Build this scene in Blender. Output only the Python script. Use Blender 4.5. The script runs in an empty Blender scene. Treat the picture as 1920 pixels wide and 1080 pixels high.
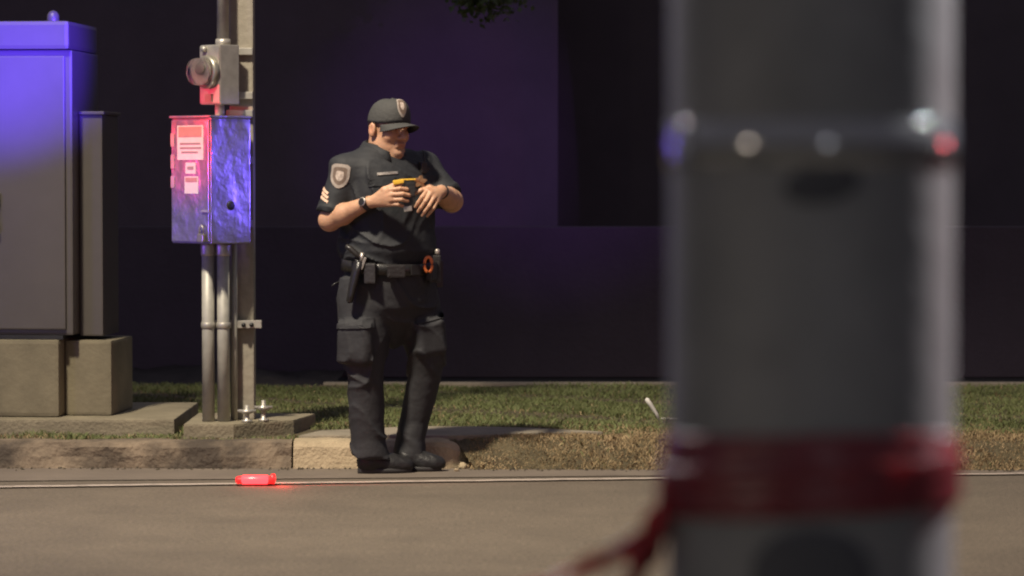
import bpy, bmesh, math, random
import numpy as np
from mathutils import Vector, Matrix
from mathutils.bvhtree import BVHTree

random.seed(7); np.random.seed(7)
S = bpy.context.scene
C = S.collection

# ------------------------------------------------------------------ camera
FPX, CAMZ, HOR = 5910.0, 1.4, 333.0            # focal length in photo pixels, eye height, horizon row
PITCH = math.atan((540 - HOR) / FPX)
cam = bpy.data.objects.new('camera', bpy.data.cameras.new('camera')); C.objects.link(cam)
cam.location = (0, 0, CAMZ)
cam.rotation_euler = (math.pi / 2 - PITCH, 0, 0)
cam.data.sensor_width = 36; cam.data.lens = 36 * FPX / 1920
cam.data.clip_start = .1; cam.data.clip_end = 500
cam.data.dof.use_dof = True; cam.data.dof.focus_distance = 14.95
cam.data.dof.aperture_fstop = 3.2
S.camera = cam

# ------------------------------------------------------------------ night sky, lamps, exposure
w = bpy.data.worlds.new('World'); S.world = w; w.use_nodes = True
bg = w.node_tree.nodes['Background']
bg.inputs['Color'].default_value = (.80, .78, 1.0, 1); bg.inputs['Strength'].default_value = .22
S.view_settings.view_transform = 'Standard'; S.view_settings.look = 'None'
S.view_settings.exposure = 0; S.view_settings.gamma = 1
S.cycles.use_denoising = True
S.cycles.filter_width = 2.1
S.cycles.max_bounces = 6

def lamp(name, kind, loc, col, power, aim=None, cone=60, blend=.5, r=.1):
    d = bpy.data.lights.new(name, kind); d.energy = power; d.color = col; d.shadow_soft_size = r
    o = bpy.data.objects.new(name, d); C.objects.link(o); o.location = loc
    if kind == 'SPOT':
        d.spot_size = math.radians(cone); d.spot_blend = blend
        o.rotation_euler = (Vector(aim) - Vector(loc)).to_track_quat('-Z', 'Y').to_euler()
    return o
# sodium-warm street lamp over the road, left of the picture
lamp('street_lamp_light', 'SPOT', (-3.5, 10.5, 8.7), (1, .87, .69), 7800, (.4, 14.0, 0), 64, 1, .34)
# street lamp on the right, near the signal pole
lamp('street_lamp_light.001', 'SPOT', (4.3, 6.3, 5.5), (.92, .95, 1), 6000, (.3, 3.3, 1.2), 36, .5, .12)
# added rim light for the pole's left edge, outside the main street lamp's cone
lamp('pole_rim_light', 'SPOT', (-3.4, 9.2, 5.2), (1, .92, .95), 1000, (.3, 3.3, 1.4), 16, .6, .15)
# patrol car light bars outside the frame: left ahead, right ahead, behind the camera
lamp('blue_beacon', 'SPOT', (4.6, 1.6, 1.9), (.085, .030, 1), 135000, (-2.46, 15.45, 2.06), 5.0, 1, .06)
lamp('blue_beacon.001', 'SPOT', (6.6, 17.0, 1.9), (.17, .10, 1), 1500, (-1.36, 15.5, 1.40), 5.5, 1, .10)
lamp('blue_beacon.002', 'SPOT', (4.9, 1.2, 2.0), (.46, .15, 1), 4300, (-.25, 24, 1.68), 7.5, 1, .05)
lamp('blue_beacon.003', 'POINT', (-4.4, 12.2, 1.56), (.22, .14, 1), 50, r=.15)
lamp('blue_beacon.004', 'SPOT', (-6.3, 13.6, 1.2), (.25, .10, 1), 500, (-1.56, 15.45, 1.3), 9, 1, .10)
lamp('red_beacon', 'SPOT', (-6.2, 13.9, 1.95), (1, .03, .06), 1300, (-1.60, 15.45, 1.62), 9, 1, .08)
lamp('red_beacon.001', 'POINT', (6.6, 8.0, 1.535), (1, .10, .12), 150, r=.15)
lamp('headlight_glow', 'POINT', (-6.2, -1.2, 1.535), (1, .86, .7), 230, r=.2)
lamp('headlight_glow.001', 'POINT', (1.5, -6.2, 1.555), (.85, .9, 1), 150, r=.22)

# ------------------------------------------------------------------ pixel helpers (photo pixel -> point)
cp, sp_ = math.cos(PITCH), math.sin(PITCH)
def ray(px, py):
    r, u = (px - 960) / FPX, (540 - py) / FPX
    return Vector((r, cp + u * sp_, -sp_ + u * cp))
def P(px, py, Y):
    d = ray(px, py); t = Y / d.y
    return Vector((d.x * t, Y, CAMZ + d.z * t))
def G(px, py, z=0.):
    d = ray(px, py); t = (z - CAMZ) / d.z
    return Vector((d.x * t, d.y * t, z))

# ------------------------------------------------------------------ material helpers
def mat(name, col, rough=.7, metal=0., var=.25, scale=6., bump=.0, bscale=60., spec=.5, col2=None, thr=None, coat=0., emit=None, estr=0.):
    m = bpy.data.materials.new(name); m.use_nodes = True
    nt = m.node_tree; b = nt.nodes['Principled BSDF']
    b.inputs['Roughness'].default_value = rough; b.inputs['Metallic'].default_value = metal
    b.inputs['Specular IOR Level'].default_value = spec
    b.inputs['Coat Weight'].default_value = coat
    tc = nt.nodes.new('ShaderNodeTexCoord')
    n = nt.nodes.new('ShaderNodeTexNoise'); n.inputs['Scale'].default_value = scale; n.inputs['Detail'].default_value = 6
    n.inputs['Roughness'].default_value = .65
    nt.links.new(tc.outputs['Object'], n.inputs['Vector'])
    cr = nt.nodes.new('ShaderNodeValToRGB')
    c1 = [max(0, c * (1 - var)) for c in col]; c2 = list(col2) if col2 else [min(1, c * (1 + var)) for c in col]
    if col2: c1 = list(col)
    lo, hi = thr if thr else (.3, .7)
    cr.color_ramp.elements[0].position = lo; cr.color_ramp.elements[0].color = (*c1, 1)
    cr.color_ramp.elements[1].position = hi; cr.color_ramp.elements[1].color = (*c2, 1)
    nt.links.new(n.outputs['Fac'], cr.inputs['Fac']); nt.links.new(cr.outputs['Color'], b.inputs['Base Color'])
    if bump:
        n2 = nt.nodes.new('ShaderNodeTexNoise'); n2.inputs['Scale'].default_value = bscale; n2.inputs['Detail'].default_value = 5
        nt.links.new(tc.outputs['Object'], n2.inputs['Vector'])
        bp = nt.nodes.new('ShaderNodeBump'); bp.inputs['Strength'].default_value = bump; bp.inputs['Distance'].default_value = .02
        nt.links.new(n2.outputs['Fac'], bp.inputs['Height']); nt.links.new(bp.outputs['Normal'], b.inputs['Normal'])
    if emit:
        b.inputs['Emission Color'].default_value = (*emit, 1); b.inputs['Emission Strength'].default_value = estr
    return m
M = {}
M['asphalt'] = mat('asphalt', (.108, .087, .062), .86, var=.16, scale=2.2, bump=.5, bscale=120)
def speckle(m, scale, lo, hi):
    nt = m.node_tree; b = nt.nodes['Principled BSDF']; src = b.inputs['Base Color'].links[0].from_socket
    n = nt.nodes.new('ShaderNodeTexNoise'); n.inputs['Scale'].default_value = scale; n.inputs['Detail'].default_value = 3
    tc = nt.nodes.new('ShaderNodeTexCoord'); nt.links.new(tc.outputs['Object'], n.inputs['Vector'])
    mr = nt.nodes.new('ShaderNodeMapRange'); mr.inputs['From Min'].default_value = .3; mr.inputs['From Max'].default_value = .7
    mr.inputs['To Min'].default_value = lo; mr.inputs['To Max'].default_value = hi
    nt.links.new(n.outputs['Fac'], mr.inputs['Value'])
    mx = nt.nodes.new('ShaderNodeMixRGB'); mx.blend_type = 'MULTIPLY'; mx.inputs['Fac'].default_value = 1
    nt.links.new(src, mx.inputs['Color1']); nt.links.new(mr.outputs['Result'], mx.inputs['Color2']); nt.links.new(mx.outputs['Color'], b.inputs['Base Color'])
speckle(M['asphalt'], 55, .72, 1.28)
M['gutter'] = mat('gutter_concrete', (.130, .105, .080), .85, var=.15, scale=3, bump=.3, bscale=90)
M['paint'] = mat('road_paint', (.22, .19, .16), .7, scale=9, col2=(.38, .32, .27), thr=(.34, .5), bump=.2)
M['kerb_old'] = mat('stained_concrete', (.052, .040, .028), .9, scale=2.4, col2=(.215, .165, .11), thr=(.40, .64), bump=.7, bscale=40)
M['kerb_new'] = mat('pale_concrete', (.34, .27, .17), .85, var=.18, scale=9, bump=.5, bscale=70)
M['slab'] = mat('slab_concrete', (.22, .19, .14), .85, var=.25, scale=5, bump=.4, bscale=70)
M['pad'] = mat('pad_concrete', (.195, .168, .11), .85, var=.25, scale=5, bump=.4, bscale=60)
M['plinth'] = mat('plinth_concrete', (.155, .135, .085), .85, var=.25, scale=4, bump=.15, bscale=40)
M['soil'] = mat('soil', (.045, .036, .022), .95, var=.4, scale=8, bump=.8, bscale=50)
M['turf'] = mat('turf_soil', (.075, .060, .030), .95, var=.4, scale=8, bump=.8, bscale=60)
M['mulch'] = mat('mulch', (.020, .015, .012), .95, var=.5, scale=12, bump=.9, bscale=30)
M['dark_asphalt'] = mat('dark_asphalt', (.012, .011, .012), .9, var=.3, scale=5, bump=.4)
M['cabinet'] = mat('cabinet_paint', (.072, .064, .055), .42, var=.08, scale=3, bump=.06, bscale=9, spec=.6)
M['galv'] = mat('galvanised_steel', (.40, .38, .33), .42, .55, var=.14, scale=14, bump=.08, bscale=20)
M['wavy'] = mat('sheet_steel', (.40, .38, .41), .30, .85, var=.2, scale=6, bump=1.0, bscale=3.6)
M['conduit'] = mat('conduit_grey', (.36, .35, .30), .5, .2, var=.15, scale=18)
M['post'] = mat('post_paint', (.26, .235, .185), .75, .1, var=.18, scale=9, bump=.2, bscale=30)
M['meter_ring'] = mat('meter_ring', (.33, .31, .25), .35, .7, var=.1)
M['dark_metal'] = mat('dark_metal', (.03, .03, .03), .5, .5, var=.2)
M['label_w'] = mat('label_paper', (.52, .50, .44), .6, var=.1, scale=30)
M['label_r'] = mat('label_header', (.35, .20, .16), .6, var=.1, scale=30)
M['label_ink'] = mat('label_ink', (.20, .19, .16), .6, var=.1)
M['pole'] = mat('pole_paint', (.100, .098, .092), .62, .15, var=.30, scale=4, bump=.1, bscale=30)
M['band'] = mat('steel_strap', (.13, .127, .12), .12, .25, var=.15, bump=.03, bscale=40, spec=1.0, coat=1)
M['tape'] = mat('red_tape', (.11, .008, .012), .40, 0, var=.2, scale=12, bump=.25, bscale=22, spec=.6)
M['smudge'] = mat('dark_sticker', (.022, .022, .024), .7, var=.2)
M['flare'] = mat('flare_red', (.5, .02, .02), .3, emit=(1, .03, .035), estr=5.5)
M['flare_d'] = mat('flare_body', (.35, .02, .02), .4, emit=(1, .02, .02), estr=1.2)
M['white'] = mat('white_plastic', (.62, .60, .54), .6, var=.1)
M['bld'] = mat('building_stucco', (.085, .068, .08), .9, var=.12, scale=2, bump=.2, bscale=40)
M['bld2'] = mat('building_wing', (.07, .06, .065), .9, var=.12, scale=2)
M['lowwall'] = mat('dark_block_wall', (.055, .044, .054), .9, var=.12, scale=2, bump=.3, bscale=30)
M['bark'] = mat('bark', (.05, .04, .03), .9, var=.3, bump=.8, bscale=20)
M['leaf'] = mat('leaf', (.06, .085, .03), .55, var=.4, scale=3)
M['grass'] = mat('grass_green', (.085, .102, .030), .75, scale=1.6, col2=(.145, .17, .058), thr=(.35, .65))
M['dry'] = mat('grass_dry', (.20, .145, .068), .85, scale=6, col2=(.34, .25, .135), thr=(.35, .65))
M['shirt'] = mat('shirt_cloth', (.019, .0205, .0235), .68, var=.15, scale=9, bump=.35, bscale=16, spec=.3)
M['trouser'] = mat('trouser_cloth', (.022, .0225, .025), .74, var=.18, scale=8, bump=.4, bscale=14, spec=.35)
M['cap'] = mat('cap_cloth', (.040, .040, .038), .8, var=.12, scale=9, bump=.2, bscale=60)
M['leather'] = mat('black_leather', (.014, .013, .013), .34, var=.2, bump=.15, bscale=60)
M['gear'] = mat('gear_nylon', (.016, .014, .014), .55, var=.25, bump=.2)
M['boot'] = mat('boot_leather', (.015, .0145, .015), .46, var=.2, bump=.3, bscale=40, spec=.3)
M['sole'] = mat('boot_sole', (.016, .015, .015), .7)
M['silver'] = mat('silver_badge', (.42, .38, .34), .38, .7, var=.2, scale=60)
M['gold'] = mat('gold_badge', (.46, .25, .12), .42, .6, var=.3, scale=80)
M['patch_edge'] = mat('patch_edge', (.26, .22, .19), .85, var=.2, scale=60)
M['patch_mid'] = mat('patch_mid', (.12, .085, .065), .85, var=.4, scale=90)
M['patch_in'] = mat('patch_centre', (.40, .33, .28), .85, var=.5, scale=90)
M['chev'] = mat('chevron_thread', (.62, .42, .30), .85, var=.15, scale=60)
M['yellow'] = mat('device_yellow', (.75, .46, .05), .4, var=.1)
M['device'] = mat('device_black', (.018, .016, .015), .4, var=.2)
M['orange'] = mat('orange_plastic', (.62, .16, .04), .45, var=.2, scale=30)
M['glassgrey'] = mat('meter_face', (.30, .27, .23), .4, var=.2, scale=40)

def glass(name):
    m = bpy.data.materials.new(name); m.use_nodes = True
    b = m.node_tree.nodes['Principled BSDF']
    b.inputs['Transmission Weight'].default_value = 1; b.inputs['Roughness'].default_value = .06; b.inputs['IOR'].default_value = 1.2
    b.inputs['Base Color'].default_value = (.95, .93, .9, 1)
    return m
M['glass'] = glass('meter_glass')

def translucent(m, colr, fac):
    nt = m.node_tree; b = nt.nodes['Principled BSDF']; o = nt.nodes['Material Output']
    t = nt.nodes.new('ShaderNodeBsdfTranslucent'); t.inputs['Color'].default_value = (*colr, 1)
    x = nt.nodes.new('ShaderNodeMixShader'); x.inputs['Fac'].default_value = fac
    nt.links.new(b.outputs[0], x.inputs[1]); nt.links.new(t.outputs[0], x.inputs[2]); nt.links.new(x.outputs[0], o.inputs['Surface'])
translucent(M['tape'], (.80, .02, .05), .36)
translucent(M['leaf'], (.12, .17, .04), .3)
def skin_mat():
    m = mat('skin', (.45, .255, .155), .52, var=.12, scale=18, bump=.12, bscale=90)
    nt = m.node_tree; b = nt.nodes['Principled BSDF']
    src = b.inputs['Base Color'].links[0].from_socket
    at = nt.nodes.new('ShaderNodeVertexColor'); at.layer_name = 'tint'
    mx = nt.nodes.new('ShaderNodeMixRGB'); mx.blend_type = 'MULTIPLY'; mx.inputs['Fac'].default_value = 1
    nt.links.new(src, mx.inputs['Color1']); nt.links.new(at.outputs['Color'], mx.inputs['Color2'])
    nt.links.new(mx.outputs['Color'], b.inputs['Base Color'])
    b.inputs['Subsurface Weight'].default_value = .12; b.inputs['Subsurface Radius'].default_value = (.012, .004, .002)
    return m
M['skin'] = skin_mat()

# ------------------------------------------------------------------ object helpers
def link(name, me, m, parent=None, smooth=False):
    if m: me.materials.append(m)
    if smooth:
        me.polygons.foreach_set('use_smooth', [True] * len(me.polygons))
    o = bpy.data.objects.new(name, me); C.objects.link(o); o.parent = parent
    return o
def raw(name, vs, fs, m, parent=None, smooth=False):
    me = bpy.data.meshes.new(name); me.from_pydata([tuple(v) for v in vs], [], fs); me.update()
    return link(name, me, m, parent, smooth)
def tag(o, label=None, cat=None, kind=None, group=None):
    if label: o['label'] = label
    if cat: o['category'] = cat
    if kind: o['kind'] = kind
    if group: o['group'] = group
    return o
def empty(name, loc, label, cat, group=None):
    o = bpy.data.objects.new(name, None); C.objects.link(o); o.location = loc; o.empty_display_size = .1
    return tag(o, label, cat, None, group)
def frombm(name, bm, m, parent=None, smooth=False):
    me = bpy.data.meshes.new(name); bmesh.ops.recalc_face_normals(bm, faces=bm.faces[:]); bm.to_mesh(me); bm.free()
    return link(name, me, m, parent, smooth)
def bm_box(bm, size, mtx, bev=0., seg=2):
    r = bmesh.ops.create_cube(bm, size=1); vs = r['verts']
    bmesh.ops.scale(bm, vec=size, verts=vs)
    if bev:
        es = list({e for v in vs for e in v.link_edges})
        g = bmesh.ops.bevel(bm, geom=es, offset=bev, segments=seg, profile=.7, affect='EDGES'); vs = list({v for f in g['faces'] for v in f.verts} | {v for v in vs if v.is_valid})
    bmesh.ops.transform(bm, matrix=mtx, verts=vs)
def box(name, size, loc, m, parent=None, rot=None, bev=.004, seg=2):
    bm = bmesh.new(); R = rot.to_4x4() if rot else Matrix()
    bm_box(bm, size, Matrix.Translation(loc) @ R, bev, seg)
    return frombm(name, bm, m, parent)
def tube_data(pts, rads, n=16, flat=None):
    pts = [Vector(p) for p in pts]; vs = []; fs = []
    up = Vector((0, 0, 1))
    for i, p in enumerate(pts):
        t = (pts[min(i + 1, len(pts) - 1)] - pts[max(i - 1, 0)]).normalized()
        a = t.cross(up)
        if a.length < .05: a = t.cross(Vector((0, 1, 0)))
        a.normalize(); b = a.cross(t).normalized()
        r = rads[i] if hasattr(rads, '__len__') else rads
        for k in range(n):
            an = 2 * math.pi * k / n
            vs.append(p + a * math.cos(an) * r + b * math.sin(an) * r * (flat or 1))
    for i in range(len(pts) - 1):
        for k in range(n):
            fs.append((i * n + k, i * n + (k + 1) % n, (i + 1) * n + (k + 1) % n, (i + 1) * n + k))
    fs.append(tuple(range(n))[::-1]); fs.append(tuple(range((len(pts) - 1) * n, len(pts) * n)))
    return vs, fs
def tube(name, pts, rads, m, parent=None, n=16, flat=None):
    vs, fs = tube_data(pts, rads, n, flat)
    return raw(name, vs, fs, m, parent, True)
def lathe(name, prof, loc, axis, m, parent=None, n=32):
    q = Vector(axis).to_track_quat('Z', 'Y').to_matrix(); vs = []; fs = []
    for r, z in prof:
        for k in range(n):
            a = 2 * math.pi * k / n; vs.append(Vector(loc) + q @ Vector((r * math.cos(a), r * math.sin(a), z)))
    for i in range(len(prof) - 1):
        for k in range(n): fs.append((i * n + k, i * n + (k + 1) % n, (i + 1) * n + (k + 1) % n, (i + 1) * n + k))
    fs.append(tuple(range(n))[::-1]); fs.append(tuple(range((len(prof) - 1) * n, len(prof) * n)))
    return raw(name, vs, fs, m, parent, True)
def prism(name, pts, z0, z1, m, parent=None, bev=.006):
    bm = bmesh.new(); vs = [bm.verts.new((p[0], p[1], z0)) for p in pts]; f = bm.faces.new(vs)
    r = bmesh.ops.extrude_face_region(bm, geom=[f])
    bmesh.ops.translate(bm, vec=(0, 0, z1 - z0), verts=[v for v in r['geom'] if isinstance(v, bmesh.types.BMVert)])
    if bev:
        es = [e for e in bm.edges if all(abs(v.co.z - z1) < 1e-5 for v in e.verts)]
        bmesh.ops.bevel(bm, geom=es, offset=bev, segments=2, profile=.7, affect='EDGES')
    return frombm(name, bm, m, parent)
def wob(x, s=0):
    return math.sin(x * 1.7 + s) * .5 + math.sin(x * 4.1 + s * 2.3) * .3 + math.sin(x * 9.7 + s * 1.3) * .2

# ------------------------------------------------------------------ ground
KY = lambda x: 15.09 - .012 * (x + .7)                       # foot of the kerb
tag(raw('ground', [(-250, -250, -.06), (250, -250, -.06), (250, 250, -.06), (-250, 250, -.06)], [(0, 1, 2, 3)], M['dark_asphalt']), kind='structure')
tag(raw('road', [(-60, -30, 0), (60, -30, 0), (60, KY(60) - .001 + .3, 0), (-60, KY(-60) + .3, 0)], [(0, 1, 2, 3)], M['asphalt']), kind='structure')
# gutter pan in front of the kerb and the worn edge line
a0, a1 = G(-200, 905), G(2100, 886)
tag(raw('gutter', [(a0.x, a0.y, .004), (a1.x, a1.y, .004), (a1.x, KY(a1.x) + .05, .004), (a0.x, KY(a0.x) + .05, .004)], [(0, 1, 2, 3)], M['gutter']), kind='structure')
l0, l1 = G(-200, 918), G(2100, 888)
n = 60; vs = []; fs = []
for i in range(n + 1):
    p = l0.lerp(l1, i / n); j = .012 * wob(i * 1.3)
    vs += [(p.x, p.y - .03 + j * .6, .008), (p.x, p.y + .03 + j, .008)]
    if i: fs.append((2 * i - 2, 2 * i, 2 * i + 1, 2 * i - 1))
tag(raw('road_line', vs, fs, M['paint']), kind='structure')

# verge: raised turf behind the kerb, running down to the road right of the kerb end
XE = G(885, 885).x                                            # where the kerb ends
def verge_z(x, y):
    d = y - KY(x)
    base = .128 + .02 * min(1, max(0, d - .3) / 2) + .012 * wob(x * 1.1, y * 1.3)
    s = max(0, min(1, (x - XE + .07) / .07)); s = s * s * (3 - 2 * s)
    r = max(0, min(1, (d + .05) / .22)); r = r ** .8
    low = -.012 + r * (base + .012)
    edge = max(0, min(1, d / .10))
    keep = base if d > .12 else base - .02
    return keep * (1 - s) + low * s
nx, ny = 220, 60
X0, X1 = -6.0, 6.0
vs = []; fs = []
for i in range(nx + 1):
    x = X0 + (X1 - X0) * i / nx
    for j in range(ny + 1):
        t = (j / ny) ** 1.5
        s = max(0, min(1, (x - XE + .07) / .07))
        y0 = KY(x) + .12 * (1 - s) - .05 * s
        y = y0 + (18.95 - y0) * t
        vs.append((x, y, verge_z(x, y)))
for i in range(nx):
    for j in range(ny):
        a = i * (ny + 1) + j
        fs.append((a, a + ny + 1, a + ny + 2, a + 1))
verge = tag(raw('verge', vs, fs, M['turf'], smooth=True), kind='structure')

# kerbs
def kerb(name, x0, x1, m, hgt, seed, dirty=0., curl=False):
    prof = [(0, 0), (.012, hgt * .45), (.022, hgt * .78), (.045, hgt * .95), (.08, hgt), (.17, hgt), (.17, -.02)]
    n = max(8, int((x1 - x0) / .03)); vs = []; fs = []; k = len(prof)
    for i in range(n + 1):
        x = x0 + (x1 - x0) * i / n
        e = max(0, 1 - (x1 - x) / .16) if curl else 0
        for q, (dy, z) in enumerate(prof):
            jj = .006 * wob(x * 6 + q, seed) * (1 if 0 < q < 6 else .2)
            zz = z * (1 - .55 * e * e) + jj * .7
            vs.append((x, KY(x) + dy + jj + (.12 * e * e if q < 6 else 0) + dirty * .02 * wob(x * 3, seed + q), zz))
    for i in range(n):
        for q in range(k - 1): fs.append((i * k + q, (i + 1) * k + q, (i + 1) * k + q + 1, i * k + q + 1))
    fs.append(tuple(range(k))[::-1]); fs.append(tuple(range(n * k, n * k + k)))
    return tag(raw(name, vs, fs, m, smooth=False), kind='structure')
XJ = G(546, 885).x
xs = [-6.0, -4.6, -3.1, -1.62 + .0]
for i in range(2):
    kerb('kerb', xs[i], xs[i + 1] - .008, M['kerb_old'], .135, i * 2.1, 1)
kerb('kerb', xs[2], XJ - .01, M['kerb_old'], .132, 5.2, 1)
kerb('kerb', XJ, XE, M['kerb_new'], .136, 9.4, 0, True)
# crumbled corner stones at the kerb end
for i, (px, py, r) in enumerate(((868, 880, .022), (881, 876, .018), (856, 885, .014), (889, 872, .013))):
    g = G(px, py); bm = bmesh.new(); bmesh.ops.create_icosphere(bm, subdivisions=2, radius=r)
    for v in bm.verts: v.co *= 1 + .25 * math.sin(v.co.x * 190 + i) * math.cos(v.co.y * 170 + v.co.z * 230)
    bmesh.ops.translate(bm, vec=(g.x, g.y - .01, r * .6), verts=bm.verts)
    tag(frombm('stone', bm, M['slab'] if i % 2 else M['kerb_new'], None, True), 'small broken concrete chip at the rounded kerb end by the black shoes', 'stone', group='concrete chips at the kerb end')
# footpath slab behind the kerb, tapering to the right
def gp(px, py, z=.139): p = G(px, py, z); return (p.x, p.y)
prism('footpath', [gp(560, 820.5), gp(858, 820.5), gp(890, 819.5), gp(1000, 816.5), gp(1130, 813), gp(1000, 806), gp(880, 803), gp(780, 803), gp(600, 811)], .02, .150, M['slab'])
tag(bpy.data.objects['footpath'], kind='structure')
# concrete pads of the cabinet and of the service post
tag(prism('concrete_pad', [(-4.2, 15.55), (G(338, 780, .2).x, 15.55), (G(338, 780, .2).x, 16.75), (-4.2, 16.75)], .0, .205, M['pad'], bev=.012), kind='structure')
pa, pb = P(344, 800, 15.36), P(576, 800, 15.42)
tag(prism('concrete_pad', [(pa.x, 15.36), (-1.36, 15.36), (pb.x - .08, 15.62), (pb.x, 16.05), (pa.x, 16.1)], .0, .198, M['pad'], bev=.012), kind='structure')
# back edge: concrete edging, planting bed, dark yard
e0, e1 = G(596, 733, .15), G(2300, 733, .15)
box('edging', (e1.x - e0.x, .12, .10), ((e0.x + e1.x) / 2, 19.0, .115), M['slab'], bev=.012); tag(bpy.data.objects['edging'], kind='structure')
vs = []; fs = []
for i in range(61):
    for j in range(15):
        x = -7 + (e0.x + 7) * i / 60; y = 18.9 + 3.4 * j / 14
        vs.append((x, y, .10 + .05 * wob(x * 2, y) + .02 * wob(x * 9, y * 7)))
for i in range(60):
    for j in range(14): a = i * 15 + j; fs.append((a, a + 15, a + 16, a + 1))
tag(raw('planting_bed', vs, fs, M['mulch'], smooth=True), kind='structure')
tag(raw('yard', [(e0.x, 18.95, .03), (12, 18.95, .03), (12, 60, .03), (e0.x, 60, .03)], [(0, 1, 2, 3)], M['dark_asphalt']), kind='structure')

# grass blades
def blades(name, m, count, region, hmin, hmax, wdt, label):
    V = []; F = []
    k = 0; tries = 0
    while k < count and tries < count * 8:
        tries += 1
        x = random.uniform(-3.6, 3.6); t = random.random(); y = KY(x) - .05 + (18.95 - KY(x)) * t ** 1.35
        pr = region(x, y)
        if random.random() > pr: continue
        z = verge_z(x, y) - .004; h = random.uniform(hmin, hmax) * max(.55, .85 + .5 * wob(x * 3.1 + y * 2.3, y * 4.7)); a = random.uniform(0, 6.283)
        lx, ly = math.cos(a) * h * random.uniform(.2, 1.0), math.sin(a) * h * random.uniform(.2, 1.0)
        b = random.uniform(0, 6.283); wx, wy = math.cos(b) * wdt, math.sin(b) * wdt
        i0 = len(V)
        V += [(x - wx, y - wy, z), (x + wx, y + wy, z), (x + lx * .5 + wx * .6, y + ly * .5 + wy * .6, z + h * .65), (x + lx, y + ly, z + h * .9)]
        F += [(i0, i0 + 1, i0 + 2), (i0, i0 + 2, i0 + 3)]; k += 1
    o = raw(name, V, F, m)
    return tag(o, label, name.replace('_', ' '), 'stuff')
PADS = [(-4.3, G(338, 780, .2).x + .02, 15.53, 16.78), (pa.x - .02, pb.x - .02, 15.34, 16.12)]
def on_hard(x, y):
    for q in PADS:
        if q[0] < x < q[1] and q[2] < y < q[3]: return True
    if x < XE - .02 and y < KY(x) + .19: return True
    if gp(560, 820)[0] < x < gp(1130, 814)[0]:
        t = (x - gp(870, 820)[0]) / (gp(1130, 814)[0] - gp(870, 820)[0]); t = max(0, min(1, t))
        yl = gp(870, 820)[1] + t * (gp(1130, 813)[1] - gp(870, 820)[1])
        yh = gp(800, 803)[1] if t < .15 else gp(800, 803)[1] + (t - .15) / .85 * (gp(1130, 813)[1] - gp(800, 803)[1])
        if yl - .0 < y < yh + .02: return True
    return False
def dry_side(x, y):
    d = y - KY(x)
    return 1 / (1 + math.exp(-(.62 + .12 * wob(x * 2.3) - d) * 9)) * (1 if x > XE - .05 else .25)
def reg_green(x, y):
    if on_hard(x, y): return 0
    d = dry_side(x, y); p = 1 - d
    patch = .35 + .75 * wob(x * 1.6 + y * .9, y * 2.9)
    return max(.02, p * max(.12, min(1, patch + .4)))
def reg_dry(x, y):
    if on_hard(x, y): return 0
    d = dry_side(x, y); return max(.05, d)
blades('green_grass', M['grass'], 90000, reg_green, .012, .038, .0032, 'patchy green lawn between the kerb and the dark yard')
blades('dry_grass', M['dry'], 48000, reg_dry, .008, .030, .0030, 'dry brown grass running down to the road edge')
V = []; F = []
for i in range(420):
    x = random.uniform(-2.6, 2.8); y = KY(x) - abs(random.gauss(0, .05)) - .005; z = .006
    if x > XE: y -= .02
    sz = random.uniform(.003, .011); a = random.uniform(0, 6.28); i0 = len(V)
    c_, s_ = math.cos(a) * sz, math.sin(a) * sz
    V += [(x + c_, y + s_, z), (x - s_ * .7, y + c_ * .7, z), (x - c_, y - s_, z), (x + s_ * .7, y - c_ * .7, z), (x, y, z + sz * .8)]
    F += [(i0, i0 + 1, i0 + 4), (i0 + 1, i0 + 2, i0 + 4), (i0 + 2, i0 + 3, i0 + 4), (i0 + 3, i0, i0 + 4)]
tag(raw('gutter_grit', V, F, M['soil']), 'dark grit and leaf litter scattered along the gutter', 'grit', 'stuff')
# ------------------------------------------------------------------ dark buildings behind
lw = tag(box('boundary_wall', (16, .2, 1.03), (1.0, 21.6, .55), M['lowwall'], bev=.01), 'low dark boundary wall running across behind the lawn', 'wall')
bd = empty('building', (-3, 24, 0), 'dark building facade glowing purple behind the low wall', 'building')
def bbox_(name, x0, x1, y0, y1, z0, z1, m, bev=.01):
    return box(name, (x1 - x0, y1 - y0, z1 - z0), ((x0 + x1) / 2 + 3, (y0 + y1) / 2 - 24, (z0 + z1) / 2), m, bd, bev=bev)
bbox_('wall', -9, P(1046, 300, 24).x, 24, 30, -.05, 3.6, M['bld'])
bbox_('roof', -9.3, P(1046, 300, 24).x + .25, 23.6, 30.3, 3.6, 3.9, M['bld2'])
bbox_('wing', P(1046, 300, 24).x + .004, 9, 26.5, 31, -.05, 4.2, M['bld2'])
# tree: trunk hidden by the signal pole, one lit limb reaching into the top of the picture
tr = empty('tree', (1.75, 20.2, .03), 'leafy tree whose low green branch shows at the top edge', 'tree')
L = lambda x, y, z: Vector((x - 1.75, y - 20.2, z - .03))
tube('trunk', [L(1.75, 20.2, .0), L(1.78, 20.2, 1.2), L(1.70, 20.15, 2.4), L(1.6, 20.1, 3.6), L(1.5, 20.1, 4.8)], [.17, .13, .12, .09, .04], M['bark'], tr)
for pts, r in (([L(1.7, 20.15, 2.5), L(1.0, 19.9, 2.9), L(.3, 19.6, 2.85), L(-.18, 19.4, 2.56)], [.07, .05, .03, .012]),
               ([L(1.65, 20.1, 3.0), L(2.5, 20.2, 3.5), L(3.4, 20.3, 3.9)], [.06, .045, .02]),
               ([L(1.6, 20.1, 3.4), L(.9, 20.4, 4.1), L(.2, 20.6, 4.6)], [.06, .04, .02])):
    tube('limb', pts, r, M['bark'], tr, 10)
V = []; F = []
tw_ = P(905, -4, 19.4)
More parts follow.
